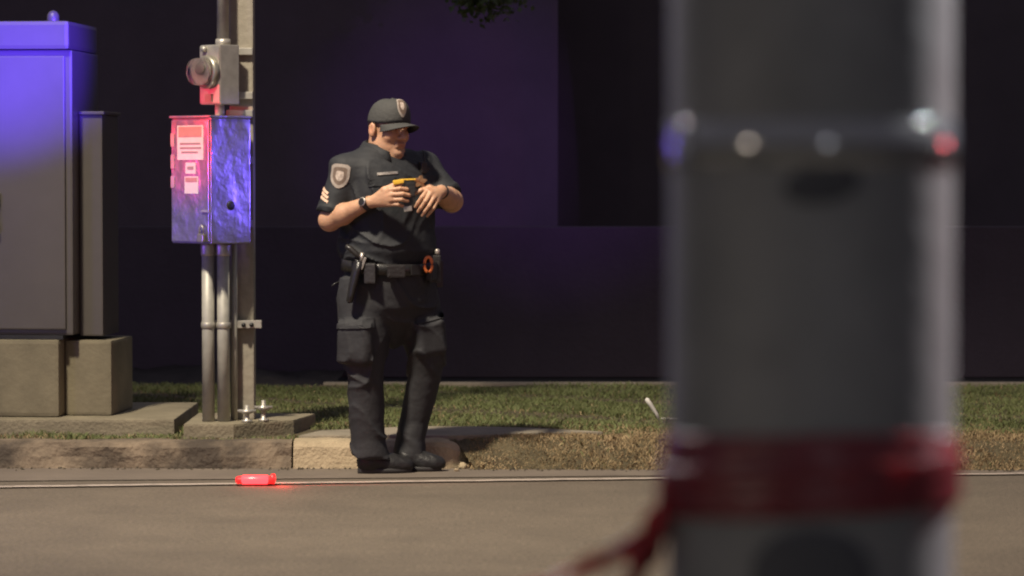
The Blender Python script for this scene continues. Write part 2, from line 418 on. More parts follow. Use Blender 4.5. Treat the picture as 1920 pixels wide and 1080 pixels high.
clumps = [(tw_.x, 19.4, tw_.z, .17, 420), (tw_.x + .12, 19.45, tw_.z + .1, .2, 220), (tw_.x - .1, 19.4, tw_.z + .1, .18, 200)]
for k in range(60):
    a = random.uniform(0, 6.28); rr = random.uniform(.2, 2.0)
    clumps.append((1.6 + math.cos(a) * rr, 20.1 + math.sin(a) * rr * .7, 4.3 + random.uniform(-.9, 1.4), random.uniform(.3, .55), 90))
for cx, cy, cz, r, n in clumps:
    for i in range(n):
        d = Vector((random.gauss(0, .5), random.gauss(0, .5), random.gauss(0, .38))) * r
        p = L(cx, cy, cz) + d; u = Vector((random.gauss(0, 1), random.gauss(0, 1), random.gauss(0, .6) - .3)).normalized()
        v = u.orthogonal().normalized(); v = Matrix.Rotation(random.uniform(0, 6.28), 3, u) @ v
        l = random.uniform(.035, .07); i0 = len(V)
        V += [p, p + u * l * .5 + v * l * .28, p + u * l, p + u * l * .5 - v * l * .28]; F.append((i0, i0 + 1, i0 + 2, i0 + 3))
tag(raw('crown', V, F, M['leaf'], tr), kind='stuff')

# ------------------------------------------------------------------ signal cabinet
CY = 15.75; cx1 = P(148, 300, CY).x; cz = lambda py: P(148, py, CY).z
cb = empty('signal_cabinet', (cx1 - .38, CY + .3, .205), 'tall beige traffic signal cabinet on concrete plinth lit blue at its top', 'cabinet')
cb.rotation_euler = (0, 0, math.radians(-5))
def cbx(name, x0, x1, y0, y1, z0, z1, m, parent=None, bev=.008):
    return box(name, (x1 - x0, y1 - y0, z1 - z0), ((x0 + x1) / 2, (y0 + y1) / 2, (z0 + z1) / 2 - .205), m, parent or cb, bev=bev)
zb, zt = cz(628), cz(94)
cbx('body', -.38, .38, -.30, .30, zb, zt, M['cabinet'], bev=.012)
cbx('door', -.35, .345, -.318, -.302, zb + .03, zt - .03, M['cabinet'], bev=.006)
dr = [o for o in cb.children if o.name.startswith('door')][0]
hx = P(8, 390, CY).x - (cx1 - .38)
hd = tube('handle', [(hx, -.318, cz(362) - .205), (hx, -.355, cz(366) - .205), (hx, -.355, cz(430) - .205), (hx, -.318, cz(436) - .205)], .010, M['galv'], dr, 10)
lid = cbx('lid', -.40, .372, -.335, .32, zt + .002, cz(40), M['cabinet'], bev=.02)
lathe('sensor_knob', [(.03, 0), (.032, .02), (.03, .05), (.018, .066), (.002, .072)], (P(80, 30, CY).x - (cx1 - .38), .05, cz(40) - .205), (0, 0, 1), M['cabinet'], lid, 16)
sb = cbx('side_box', .382, .50, -.16, .22, zb - .01, cz(214), M['cabinet'], bev=.008)
cbx('side_box_lid', .382, .512, -.175, .23, cz(214), cz(208), M['cabinet'], sb, bev=.004)
cbx('plinth', -.43, .315, -.34, .33, .207, zb - .022, M['plinth'], bev=.02)
cbx('plinth_step', .317, .555, -.22, .30, .207, zb - .03, M['plinth'], bev=.015)
cbx('base_frame', -.40, .33, -.31, .30, zb - .022, zb - .001, M['dark_metal'], bev=.002)

# ------------------------------------------------------------------ service post with meter and disconnect box
BY = 15.52
bc = P(396, 340, BY)
PX, PY = P(455, 400, BY + .17).x, BY + .17
sv = empty('service_post', (PX, PY, .198), 'grey service post carrying an electric meter, conduits and a red and blue lit metal box', 'utility post')
o = Vector((PX, PY, .198))
R45 = Matrix.Rotation(math.radians(-45), 3, 'Z')           # front face looks left and towards the road
Nn, Ww = R45 @ Vector((0, -1, 0)), R45 @ Vector((1, 0, 0))
zz = lambda py, Y=BY: P(400, py, Y).z
lp = lambda v: Vector(v) - o
box('post', (.118, .118, 3.4), (0, 0, 1.7), M['post'], sv, bev=.008)
# disconnect box
def face_box(name, ctr, w, h, t, m, parent, off, bev=.003):
    return box(name, (w, t, h), lp(ctr) + Nn * off, m, parent, R45, bev)
bcx = Vector((bc.x, BY, (zz(222) + zz(456)) / 2)); bh = zz(222) - zz(456)
eb = box('electrical_box', (.30, .25, bh), lp(bcx), M['wavy'], sv, R45, .006)
dpanel = face_box('box_door', bcx, .286, bh - .02, .008, M['wavy'], eb, .1305)
face_box('box_hood', bcx + Vector((0, 0, bh / 2 + .006)), .312, .012, .265, M['wavy'], eb, .006)
fx = lambda px: (px - 403) / 81 * .30 + .15               # photo column on the front face -> along the width
def sticker(name, px0, px1, py0, py1, m, parent, off=.1358):
    c = bcx + Ww * ((fx(px0) + fx(px1)) / 2); c.z = (zz(py0) + zz(py1)) / 2
    return face_box(name, c, fx(px1) - fx(px0), zz(py0) - zz(py1), .0022, m, parent, off, .0006)
s1 = sticker('warning_label', 337, 391, 236, 300, M['label_w'], eb)
sticker('label_header', 340, 388, 238, 257, M['label_r'], s1, .1374)
for k, (a, b, yy) in enumerate(((343, 385, 268), (343, 387, 276), (346, 380, 284))): sticker('label_line', a, b, yy, yy + 3.2, M['label_ink'], s1, .1374)
s2 = sticker('label', 354, 375, 305, 326, M['label_w'], eb); sticker('label_line', 358, 371, 312, 318, M['label_ink'], s2, .1374)
s3 = sticker('label', 352, 380, 331, 363, M['label_w'], eb); sticker('label_line', 354, 378, 333, 341, M['label_r'], s3, .1374)
for k, (y0, y1) in enumerate(((250, 275), (290, 316), (330, 352))): sticker('hinge', 323.5, 331, y0, y1, M['galv'], eb, .137)
sticker('hasp', 388, 404, 393, 397, M['galv'], eb, .142)
pc = bcx + Ww * fx(391) + Nn * .15; pc.z = zz(445)
pl = box('padlock', (.045, .02, .04), lp(pc), M['meter_ring'], eb, R45, .006)
tube('shackle', [lp(pc + Ww * -.014 + Vector((0, 0, .018))), lp(pc + Ww * -.014 + Vector((0, 0, .05))), lp(pc + Vector((0, 0, .062))), lp(pc + Ww * .014 + Vector((0, 0, .05))), lp(pc + Ww * .014 + Vector((0, 0, .018)))], .0045, M['galv'], pl, 8)
kc = bcx + Ww * .151; kc += -Nn * .0 ; kc.z = zz(385)
lathe('knockout', [(.022, 0), (.022, .004), (.018, .006)], lp(kc), Ww, M['dark_metal'], eb, 20)
# meter socket
mc = P(411, 140, BY); mcx = Vector((mc.x, BY + .03, (zz(84) + zz(196)) / 2)); mh = zz(84) - zz(196)
mb = box('meter_socket', (.152, .122, mh), lp(mcx), M['galv'], sv, R45, .006)
face_box('socket_cover', mcx, .146, mh - .012, .006, M['galv'], mb, .0635)
mpos = lp(mcx + Nn * .066 + Vector((0, 0, .012)))
lathe('meter_ring', [(.078, 0), (.082, .004), (.082, .026), (.074, .034), (.066, .034)], mpos, Nn, M['meter_ring'], mb, 36)
lathe('meter_face', [(.060, .03), (.060, .05), (.05, .052)], mpos, Nn, M['glassgrey'], mb, 30)
mf = lathe('meter_glass', [(.066, .033), (.067, .075), (.062, .098), (.048, .108), (.02, .111), (.002, .112)], mpos, Nn, M['glass'], mb, 36)
lathe('meter_dial', [(.026, .05), (.026, .058), (.02, .06)], mpos + Vector((0, 0, .015)), Nn, M['label_ink'], mb, 20)
box('meter_seal', (.05, .012, .04), lp(mcx + Nn * .07 + Vector((0, 0, -.115))), M['label_r'], mb, R45, .004)
lathe('seal_lock', [(.014, 0), (.016, .01), (.012, .022)], lp(mcx + Nn * .066 + Ww * -.03 + Vector((0, 0, .125))), Nn, M['galv'], mb, 14)
# conduits
cu = P(418, 40, BY + .03)
tube('conduit', [lp((cu.x, BY + .03, mcx.z + mh / 2)), lp((cu.x, BY + .03, 3.5))], .030, M['conduit'], sv, 20)
lathe('conduit_collar', [(.036, 0), (.038, .012), (.036, .03)], lp((cu.x, BY + .03, mcx.z + mh / 2)), (0, 0, 1), M['galv'], sv, 20)
cn = P(412, 210, BY + .02)
tube('conduit', [lp((cn.x, BY + .02, zz(195))), lp((cn.x, BY + .02, zz(223)))], .024, M['conduit'], sv, 16)
for px in (390.5, 419):
    c = P(px, 640, BY)
    t = tube('conduit', [lp((c.x, BY, .2)), lp((c.x, BY, zz(457)))], .031, M['conduit'], sv, 20)
    lathe('conduit_collar', [(.034, 0), (.036, .01), (.036, .05), (.034, .06)], lp((c.x, BY, zz(480))), (0, 0, 1), M['galv'], sv, 20)
c = P(440, 640, BY + .06)
tube('ground_conduit', [lp((c.x, BY + .06, .2)), lp((c.x, BY + .06, zz(456)))], .014, M['conduit'], sv, 14)
# channel struts and brackets
ca, cbp = P(374, 610, BY - .05), P(487, 610, BY - .05)
st = box('strut', (cbp.x - ca.x, .04, .038), lp(((ca.x + cbp.x) / 2, BY + .078, ca.z)), M['galv'], sv, bev=.003)
for px in (390.5, 419):
    c = P(px, 610, BY); lathe('conduit_clamp', [(.034, -.014), (.036, -.012), (.036, .012), (.034, .014)], lp((c.x, BY, c.z)), (0, 0, 1), M['galv'], st, 18)
for px in (455, 470):
    c = P(px, 610, BY); tube('bolt', [lp((c.x, BY + .058, c.z)), lp((c.x, BY + .042, c.z))], .011, M['dark_metal'], st, 8)
for py in (95, 178, 212, 300, 420):
    c = P(450, py, BY); box('bracket', (.13, .03, .035), lp((P(450, py, BY + .12).x, BY + .098, c.z)), M['galv'], sv, bev=.003)
# fittings at the foot of the post
for i, (px, py, hgt) in enumerate(((463, 792, .085), (494, 790, .105))):
    c = G(px, py, .198)
    f = lathe('floor_fitting', [(.026, 0), (.026, .012), (.012, .016), (.012, hgt * .5), (.024, hgt * .52), (.03, hgt * .6), (.03, hgt * .7), (.012, hgt * .76), (.010, hgt)], lp(c), (0, 0, 1), M['galv'], sv, 16)
    tube('fitting_handle', [lp(c + Vector((-.045, 0, hgt * .66))), lp(c + Vector((.045, .0, hgt * .66)))], .008, M['galv'], f, 8)

# ------------------------------------------------------------------ foreground signal pole and red tape
ZP = 15.0 / 4.5
pcx = (1520 - 960) / FPX * ZP; PR = 266 / FPX * ZP
pz = lambda py: P(1520, py, ZP - PR).z
fp = empty('signal_pole', (pcx, ZP, 0), 'thick blurred grey steel pole standing close on the right', 'pole')
lathe('shaft', [(PR * 1.012, 0), (PR * 1.006, .9), (PR, 1.4), (PR * .985, 4.5)], (0, 0, 0), (0, 0, 1), M['pole'], fp, 96)
lathe('base_plate', [(PR * 1.7, 0), (PR * 1.7, .03), (PR * 1.1, .032)], (0, 0, .001), (0, 0, 1), M['galv'], fp, 48)
bz = pz(268)
bd_ = lathe('steel_strap', [(PR + .0003, -.024), (PR + .0022, -.023), (PR + .0024, 0), (PR + .0022, .023), (PR + .0003, .024)], (0, 0, bz), (0, 0, 1), M['band'], fp, 96)
box('strap_buckle', (.03, .010, .042), (-.92 * PR, -.42 * PR, bz), M['band'], bd_, Matrix.Rotation(math.radians(-66), 3, 'Z'), .003)
def on_pole(name, px, py, wpx, hpx, m, parent, off=.0015, rot=0.):
    n = 24; vs = [None]; fs = []
    u0 = (px - 1520) / 268
    k = FPX / (ZP - PR)
    def pt(dx, dz, extra=0.):
        a = math.asin(max(-.99, min(.99, u0))) + dx / PR
        return Vector(((PR + off + extra) * math.sin(a), -(PR + off + extra) * math.cos(a), pz(py) + dz))
    rings = [0, .35, .7, .93, 1.0]; vs = [pt(0, 0)]; 
    for r in rings[1:]:
        for i in range(n):
            an = 2 * math.pi * i / n; x, z = math.cos(an) * wpx / 2 / k * r, math.sin(an) * hpx / 2 / k * r
            x, z = x * math.cos(rot) - z * math.sin(rot), x * math.sin(rot) + z * math.cos(rot)
            vs.append(pt(x, z, -off if r == 1 else 0))
    for i in range(n): fs.append((0, 1 + i, 1 + (i + 1) % n))
    for q in range(len(rings) - 2):
        for i in range(n): fs.append((1 + q * n + i, 1 + (q + 1) * n + i, 1 + (q + 1) * n + (i + 1) % n, 1 + q * n + (i + 1) % n))
    return raw(name, vs, fs, m, parent, True)
on_pole('dark_plate', 1515, 345, 150, 74, M['smudge'], fp, .002, .15)
hc = on_pole('handhole_cover', 1500, 1082, 240, 190, M['smudge'], fp, .004)
# tape
def tape_tail(name, pts, wdt, m, parent, tw=0.):
    # narrow bunched ribbon with folds: a strip with a gathered cross-section
    n = len(pts); k = 9; vs = []; fs = []
    for i, p in enumerate(pts):
        p = Vector(p); t = (Vector(pts[min(i + 1, n - 1)]) - Vector(pts[max(0, i - 1)])).normalized()
        a = t.cross(Vector((0, 1, 0))).normalized(); b = a.cross(t)
        an = tw * i / n; A = a * math.cos(an) + b * math.sin(an); B = b * math.cos(an) - a * math.sin(an)
        for q in range(k):
            s = q / (k - 1) - .5
            vs.append(p + A * s * wdt * (1 + .25 * math.sin(i * .9)) + B * .006 * math.sin(q * 2.1 + i * .5))
    for i in range(n - 1):
        for q in range(k - 1): fs.append((i * k + q, (i + 1) * k + q, (i + 1) * k + q + 1, i * k + q + 1))
    oo = raw(name, vs, fs, m, parent, True); mo = oo.modifiers.new('thick', 'SOLIDIFY'); mo.thickness = .0012
    return oo
tp = empty('barrier_tape', (pcx, ZP, pz(900)), 'red barrier tape wound round the thick grey pole with loose tails', 'tape')
tz0, tz1 = pz(822) - pz(900), pz(982) - pz(900)
n = 120; rows = 13; vs = []; fs = []
for lay, (za, zb_, off) in enumerate(((tz0, tz1 + .016, .003),)):
    for i in range(n):
        a = 2 * math.pi * i / n
        for q in range(rows):
            t = q / (rows - 1)
            rr = PR * 1.004 + off + .0018 * math.sin(q * 1.9 + 2.2 * math.sin(a * 3)) + .0012 * math.sin(a * 11 + q)
            rr += .006 * (t - .35)
            z = za + (zb_ - za) * t + .004 * math.sin(a * 2 + 1) + .006 * math.sin(a) * (t - .2)
            vs.append((rr * math.sin(a), -rr * math.cos(a), z))
    for i in range(n):
        for q in range(rows - 1):
            fs.append((i * rows + q, ((i + 1) % n) * rows + q, ((i + 1) % n) * rows + q + 1, i * rows + q + 1))
t1 = raw('tape_band', vs, fs, M['tape'], tp, True); mo = t1.modifiers.new('thick', 'SOLIDIFY'); mo.thickness = .0012
# second turn, slightly lower and crooked
vs = []; fs = []
for i in range(n):
    a = 2 * math.pi * i / n
    for q in range(9):
        t = q / 8; rr = PR * 1.004 + .0095 + .0016 * math.sin(q * 2.3 + 3 * math.sin(a * 2)) - .004 * t
        z = tz0 * .25 + (tz1 - tz0 * .2) * t + .009 * math.sin(a + .6)
        vs.append((rr * math.sin(a), -rr * math.cos(a), z))
for i in range(n):
    for q in range(8): fs.append((i * 9 + q, ((i + 1) % n) * 9 + q, ((i + 1) % n) * 9 + q + 1, i * 9 + q + 1))
t2 = raw('tape_band', vs, fs, M['tape'], tp, True); mo = t2.modifiers.new('thick', 'SOLIDIFY'); mo.thickness = .0012
to = Vector((pcx, ZP, pz(900)))
def tail(pxs, Y0, Y1, wd, tw):
    pts = []; m_ = 28
    for i in range(m_ + 1):
        s = i / m_ * (len(pxs) - 1); k = min(int(s), len(pxs) - 2); f = s - k
        x = pxs[k][0] + (pxs[k + 1][0] - pxs[k][0]) * f; y = pxs[k][1] + (pxs[k + 1][1] - pxs[k][1]) * f
        pts.append(P(x, y, Y0 + (Y1 - Y0) * i / m_) - to)
    return tape_tail('tape_tail', pts, wd, M['tape'], tp, tw)
tail([(1275, 915), (1245, 965), (1212, 1030), (1190, 1085), (1160, 1170)], ZP - .04, ZP - .02, .036, 1.2)
tail([(1270, 940), (1225, 1000), (1130, 1050), (1040, 1090), (940, 1130)], ZP - .03, ZP + .05, .026, 2.)

# ------------------------------------------------------------------ small things on the ground
g = G(480, 911)
fl = empty('road_flare', (g.x, g.y, .008), 'glowing red flare lying on the white edge line', 'flare')
tube('flare_body', [(-.092, 0, .019), (-.082, 0, .019), (.066, 0, .019), (.076, 0, .019)], [.018, .026, .026, .02], M['flare_d'], fl, 14, .7)
tube('flare_light', [(-.066, -.004, .021), (-.058, -.004, .021), (.05, -.004, .021), (.058, -.004, .021)], [.022, .029, .029, .023], M['flare'], fl, 14, .72)
lathe('flare_cap', [(.022, 0), (.024, .004), (.024, .016), (.018, .02)], (.068, 0, .024), (1, 0, 0), M['flare_d'], fl, 14)
fl_l = bpy.data.lights.new('flare_glow', 'POINT'); fl_l.energy = 1.0; fl_l.color = (1, .03, .03); fl_l.shadow_soft_size = .02
flo = bpy.data.objects.new('flare_glow', fl_l); C.objects.link(flo); flo.location = (g.x + .12, g.y - .02, .05)
lamp('flare_beam', 'SPOT', (g.x + .11, g.y + .0, .030), (1, .03, .04), 22, (g.x + .65, g.y + .085, .006), 24, .9, .015)
# white marker stake
b0 = G(1238, 786, .14); t0 = P(1213, 749, b0.y - .02)
ms = empty('marker_stake', b0, 'short white plastic stake leaning in the grass beside the thick pole', 'stake')
d = t0 - b0
vs, fs = tube_data([(0, 0, -.02), d * .3, d * .75, d, d * 1.0 + Vector((-.004, 0, .006))], [.006, .010, .013, .013, .006], 10, .9)
raw('blade', vs, fs, M['white'], ms, True)
tube('wire', [(0, 0, .004), (.04, -.02, .006), (.10, -.03, .004)], .003, M['white'], ms, 6)

# ------------------------------------------------------------------ distance-field modelling (cloth and body as continuous surfaces)
class Field:
    def __init__(s, h): s.h = h; s.pr = []
    def add(s, fn, lo, hi, k=.02, sub=False): s.pr.append((fn, np.array(lo, float), np.array(hi, float), k, sub)); return s
    def cap(s, a, b, ra, rb, k=.02, sub=False):
        a = np.array(a, float); b = np.array(b, float); ba = b - a; bb = ba @ ba + 1e-12; m = max(ra, rb)
        def fn(x, y, z):
            t = np.clip(((x - a[0]) * ba[0] + (y - a[1]) * ba[1] + (z - a[2]) * ba[2]) / bb, 0, 1)
            return np.sqrt((x - a[0] - t * ba[0]) ** 2 + (y - a[1] - t * ba[1]) ** 2 + (z - a[2] - t * ba[2]) ** 2) - (ra + (rb - ra) * t)
        return s.add(fn, np.minimum(a, b) - m, np.maximum(a, b) + m, k, sub)
    def ell(s, c, r, R=None, k=.02, sub=False):
        c = np.array(c, float); r = np.array(r, float); R = np.array(R, float) if R is not None else np.eye(3); m = r.max()
        def fn(x, y, z):
            d = (x - c[0], y - c[1], z - c[2])
            q = [(d[0] * R[0][i] + d[1] * R[1][i] + d[2] * R[2][i]) for i in range(3)]
            k0 = np.sqrt(sum((q[i] / r[i]) ** 2 for i in range(3))); k1 = np.sqrt(sum((q[i] / r[i] ** 2) ** 2 for i in range(3))) + 1e-9
            return k0 * (k0 - 1) / k1
        return s.add(fn, c - m, c + m, k, sub)
    def stack(s, rows, ang, k=.03, sub=False, pw=2.0):
        """elliptical sections over z: (z, cx, cy, half across, half deep), turned by ang about z"""
        rows = sorted(rows); A = np.array(rows); zs = A[:, 0]; ca, sa = math.cos(ang), math.sin(ang); m = A[:, 3:].max()
        def fn(x, y, z):
            cx, cy, a, b = (np.interp(z, zs, A[:, i]) for i in range(1, 5))
            dx, dy = x - cx, y - cy; u = dx * ca + dy * sa; v = -dx * sa + dy * ca
            nn = (np.abs(u / a) ** pw + np.abs(v / b) ** pw) ** (1 / pw)
            d = (nn - 1) * np.minimum(a, b)
            return np.maximum(d, np.maximum(z - zs[-1], zs[0] - z))
        return s.add(fn, (A[:, 1].min() - m, A[:, 2].min() - m, zs[0]), (A[:, 1].max() + m, A[:, 2].max() + m, zs[-1]), k, sub)
    def mesh(s, disp=None, cut=None):
        h = s.h; pad = 4 * h + .012
        lo = np.min([p[1] for p in s.pr if not p[4]], axis=0) - pad; hi = np.max([p[2] for p in s.pr if not p[4]], axis=0) + pad
        n = np.ceil((hi - lo) / h).astype(int) + 1
        ax = [lo[i] + h * np.arange(n[i]) for i in range(3)]
        F = np.full(n, .6, np.float32)
        for fn, a, b, k, sub in s.pr:
            mg = 2 * k + 4 * h + .012
            i0 = np.maximum(0, np.floor((a - mg - lo) / h).astype(int)); i1 = np.minimum(n, np.ceil((b + mg - lo) / h).astype(int) + 1)
            if (i1 <= i0).any(): continue
            sl = tuple(slice(i0[i], i1[i]) for i in range(3))
            x, y, z = np.meshgrid(*[ax[i][sl[i]] for i in range(3)], indexing='ij', sparse=True)
            d = fn(x, y, z).astype(np.float32); f = F[sl]
            if sub:
                d = -d; t = np.clip(.5 - .5 * (d - f) / k, 0, 1); F[sl] = d * (1 - t) + f * t + k * t * (1 - t)
            else:
                t = np.clip(.5 + .5 * (d - f) / k, 0, 1); F[sl] = d * (1 - t) + f * t - k * t * (1 - t)
        x, y, z = np.meshgrid(*ax, indexing='ij', sparse=True)
        if disp is not None: F += disp(x, y, z).astype(np.float32)
        if cut is not None: F = np.maximum(F, cut(x, y, z).astype(np.float32))
        return nets(F, lo, h)
def nets(F, lo, h):
    I = F < 0; n = np.array(F.shape)
    c = [I[i:n[0] - 1 + i, j:n[1] - 1 + j, k:n[2] - 1 + k] for i in (0, 1) for j in (0, 1) for k in (0, 1)]
    sm = sum(q.astype(np.int8) for q in c); act = (sm > 0) & (sm < 8)
    idx = np.argwhere(act); vid = np.full(act.shape, -1, np.int64); vid[act] = np.arange(len(idx))
    acc = np.zeros((len(idx), 3)); cnt = np.zeros(len(idx)); cr = [(i, j, k) for i in (0, 1) for j in (0, 1) for k in (0, 1)]
    val = {q: F[idx[:, 0] + q[0], idx[:, 1] + q[1], idx[:, 2] + q[2]].astype(float) for q in cr}
    for q in cr:
        for a in range(3):
            if q[a] == 0:
                r = list(q); r[a] = 1; r = tuple(r); A, B = val[q], val[r]; m = (A < 0) != (B < 0)
                t = np.where(m, A / np.where(m, A - B, 1), 0); p = np.array(q, float)[None].repeat(len(idx), 0); p[:, a] += t
                acc[m] += p[m]; cnt[m] += 1
    V = (idx + acc / np.maximum(cnt, 1)[:, None]) * h + lo
    faces = []
    for a in range(3):
        b, d = (a + 1) % 3, (a + 2) % 3
        sl0 = [slice(None)] * 3; sl1 = [slice(None)] * 3; sl0[a] = slice(0, -1); sl1[a] = slice(1, None)
        A, B = I[tuple(sl0)], I[tuple(sl1)]
        for flip, m in ((0, A & ~B), (1, ~A & B)):
            e = np.argwhere(m); e = e[(e[:, b] > 0) & (e[:, d] > 0) & (e[:, b] < n[b] - 1) & (e[:, d] < n[d] - 1)]
            if not len(e): continue
            def g(db, dd):
                q = e.copy(); q[:, b] -= db; q[:, d] -= dd; return vid[q[:, 0], q[:, 1], q[:, 2]]
            f = np.stack([g(0, 0), g(1, 0), g(1, 1), g(0, 1)], 1)
            faces.append(f[:, ::-1] if flip else f)
    return V, np.concatenate(faces)
def field_obj(name, fld, m, parent, disp=None, cut=None, smooth_it=1):
    V, Fc = fld.mesh(disp, cut)
    for _ in range(smooth_it):
        acc = np.zeros_like(V); ct = np.zeros(len(V))
        for i in range(4):
            np.add.at(acc, Fc[:, i], V[Fc[:, (i + 1) % 4]]); np.add.at(ct, Fc[:, i], 1)
        V = V * .4 + acc / np.maximum(ct, 1)[:, None] * .6
    me = bpy.data.meshes.new(name); me.from_pydata(V.tolist(), [], Fc.tolist()); me.update()
    ob = link(name, me, m, parent, True)
    return ob

# ------------------------------------------------------------------ the officer
OY = 14.95
ORG = Vector((P(735, 889, OY).x, OY, 0))
pe = empty('person', ORG, 'person in dark uniform, cap and short sleeves standing at the kerb, looking down', 'person')
def q(px, py, dy=0.): return P(px, py, OY + dy) - ORG
def qz(py): return P(735, py, OY).z
YAW = math.radians(40)
Rv = Vector((-math.cos(YAW), -math.sin(YAW), 0)); Fv = Vector((math.sin(YAW), -math.cos(YAW), 0))
# --- head frame
HY, HP, HT = math.radians(45), math.radians(5), math.radians(-2)
hf = Vector((math.sin(HY) * math.cos(HP), -math.cos(HY) * math.cos(HP), -math.sin(HP)))
hr = Vector((-math.cos(HY), -math.sin(HY), 0)); hu = hr.cross(hf) * -1
if hu.z < 0: hu = -hu
hr = (Matrix.Rotation(HT, 3, hf) @ hr); hu = (Matrix.Rotation(HT, 3, hf) @ hu)
HC = q(727, 241, -.035); HS = 1.05
def hd_(f, r, u): return HC + (hf * f + hr * r + hu * u) * HS
HR = [[hf[i], hr[i], hu[i]] for i in range(3)]
b = Field(.0036)
def he(f, r, u, rf, rr, ru, k=.015, sub=False): b.ell(hd_(f, r, u), (rf * HS, rr * HS, ru * HS), HR, k, sub)
def hcap(p0, p1, r0, r1, k=.01, sub=False): b.cap(hd_(*p0), hd_(*p1), r0 * HS, r1 * HS, k, sub)
he(-.008, 0, .035, .098, .077, .088)
he(.032, 0, -.03, .060, .064, .078, .03)
he(.030, 0, -.082, .056, .058, .040, .025)
for sgn in (-1, 1):
    he(.005, sgn * .042, -.070, .042, .026, .036, .025)          # jowl
    he(.060, sgn * .043, -.030, .028, .024, .026, .02)           # cheekbone
    he(-.012, sgn * .0835, -.010, .021, .010, .034, .006)        # ear
    he(-.010, sgn * .0945, -.006, .010, .006, .018, .004, True)
he(.078, 0, -.104, .024, .027, .021, .02)
he(.028, 0, -.112, .045, .046, .026, .03)
hcap((.086, -.036, .021), (.086, .036, .021), .012, .012, .014)
for sgn in (-1, 1):
    b.ell(hd_(.097, sgn * .033, -.001), (.017, .019, .013), HR, .010, True)
    b.ell(hd_(.077, sgn * .033, -.002), (.013, .014, .012), HR, .003)
hcap((.092, 0, .008), (.116, 0, -.031), .0095, .0135, .012)
for sgn in (-1, 1): he(.101, sgn * .014, -.036, .012, .009, .009, .008)
hcap((.094, -.020, -.062), (.094, .020, -.062), .008, .008, .008)
hcap((.091, -.018, -.075), (.091, .018, -.075), .009, .009, .008)
hcap((.106, -.022, -.0685), (.106, .022, -.0685), .0035, .0035, .003, True)
b.cap(hd_(-.030, 0, -.045), q(715, 290, .0), .062, .072, .03)
b.cap(hd_(.005, 0, -.09), q(722, 292, -.03), .050, .056, .03)
# --- torso and legs under the cloth keep the body in one piece
tor = [(qz(py), -.02, 0, a, c) for py, a, c in ((500, .19, .165), (440, .195, .175), (360, .20, .155), (320, .19, .13), (300, .16, .105), (284, .09, .08))]
b.stack(tor, YAW, .03)
# --- arms
RS, RE, RW = q(650, 319, -.10), q(618, 413, -.13), q(690, 380, -.262)
LS, LE, LW = q(796, 318, .11), q(847, 377, .005), q(827, 359, -.225)
b.cap(q(700, 315, -.05), RS, .08, .062, .03); b.cap(q(760, 318, .06), LS, .08, .062, .03)
b.cap(RS, RE, .060, .050, .03); b.cap(RE, RE.lerp(RW, .35), .049, .049, .02); b.cap(RE.lerp(RW, .35), RW, .048, .030, .02)
b.cap(LS, LE, .060, .052, .03); b.cap(LE, LE.lerp(LW, .35), .050, .049, .02); b.cap(LE.lerp(LW, .35), LW, .048, .031, .02)
def chain(pts, rads, k=.006):
    for i in range(len(pts) - 1): b.cap(pts[i], pts[i + 1], rads[i], rads[i + 1], k)
# right hand: closed round the device, back of the hand towards the camera
rk = [q(731, 356, -.318), q(735, 365, -.326), q(734, 374.5, -.323), q(730, 383, -.312)]
for p, r in zip(rk, (.0135, .014, .0135, .0125)):
    b.cap(RW.lerp(p, .12), p, .021, r, .012)
chain([rk[0], q(750, 353.5, -.335), q(763, 355, -.322), q(767, 357, -.305)], (.0112, .0102, .0092, .0078), .0022)
chain([rk[1], q(755, 363.5, -.340), q(766, 366, -.325), q(769, 367, -.308)], (.0118, .0108, .0098, .0080), .0022)
chain([rk[2], q(753, 374, -.336), q(763, 376.5, -.322), q(766, 377, -.305)], (.0112, .0102, .0092, .0078), .0022)
chain([rk[3], q(746, 383.5, -.326), q(755, 386, -.314), q(758, 386, -.300)], (.0102, .0092, .0084, .007), .0022)
chain([RW.lerp(rk[0], .35), q(720, 356, -.300), q(737, 348, -.305), q(752, 345.5, -.305)], (.020, .015, .0115, .0095), .007)
# left hand: reaching in from the right, fingers hanging down over the device
lk = [q(801, 357, -.302), q(807, 363, -.312), q(813.5, 370.5, -.312), q(819, 378, -.302)]
for p, r in zip(lk, (.0135, .0135, .013, .012)):
    b.cap(LW.lerp(p, .15), p, .022, r, .012)
chain([lk[0], q(791, 370, -.334), q(784, 380, -.330), q(779, 388, -.318)], (.0112, .0102, .0090, .0075), .0035)
chain([lk[1], q(797.5, 378, -.343), q(789.5, 389, -.338), q(784, 397, -.324)], (.0115, .0104, .0092, .0076), .0035)
chain([lk[2], q(804.5, 386, -.340), q(797, 396, -.334), q(791.5, 404, -.320)], (.0110, .0100, .0090, .0074), .0035)
chain([lk[3], q(812.5, 390.5, -.325), q(806, 398.5, -.318), q(801, 405, -.306)], (.0100, .0090, .0082, .0068), .0035)
chain([LW.lerp(lk[0], .35), q(806, 352, -.270), q(790, 357, -.285), q(778, 363, -.292)], (.019, .014, .0115, .0092), .007)
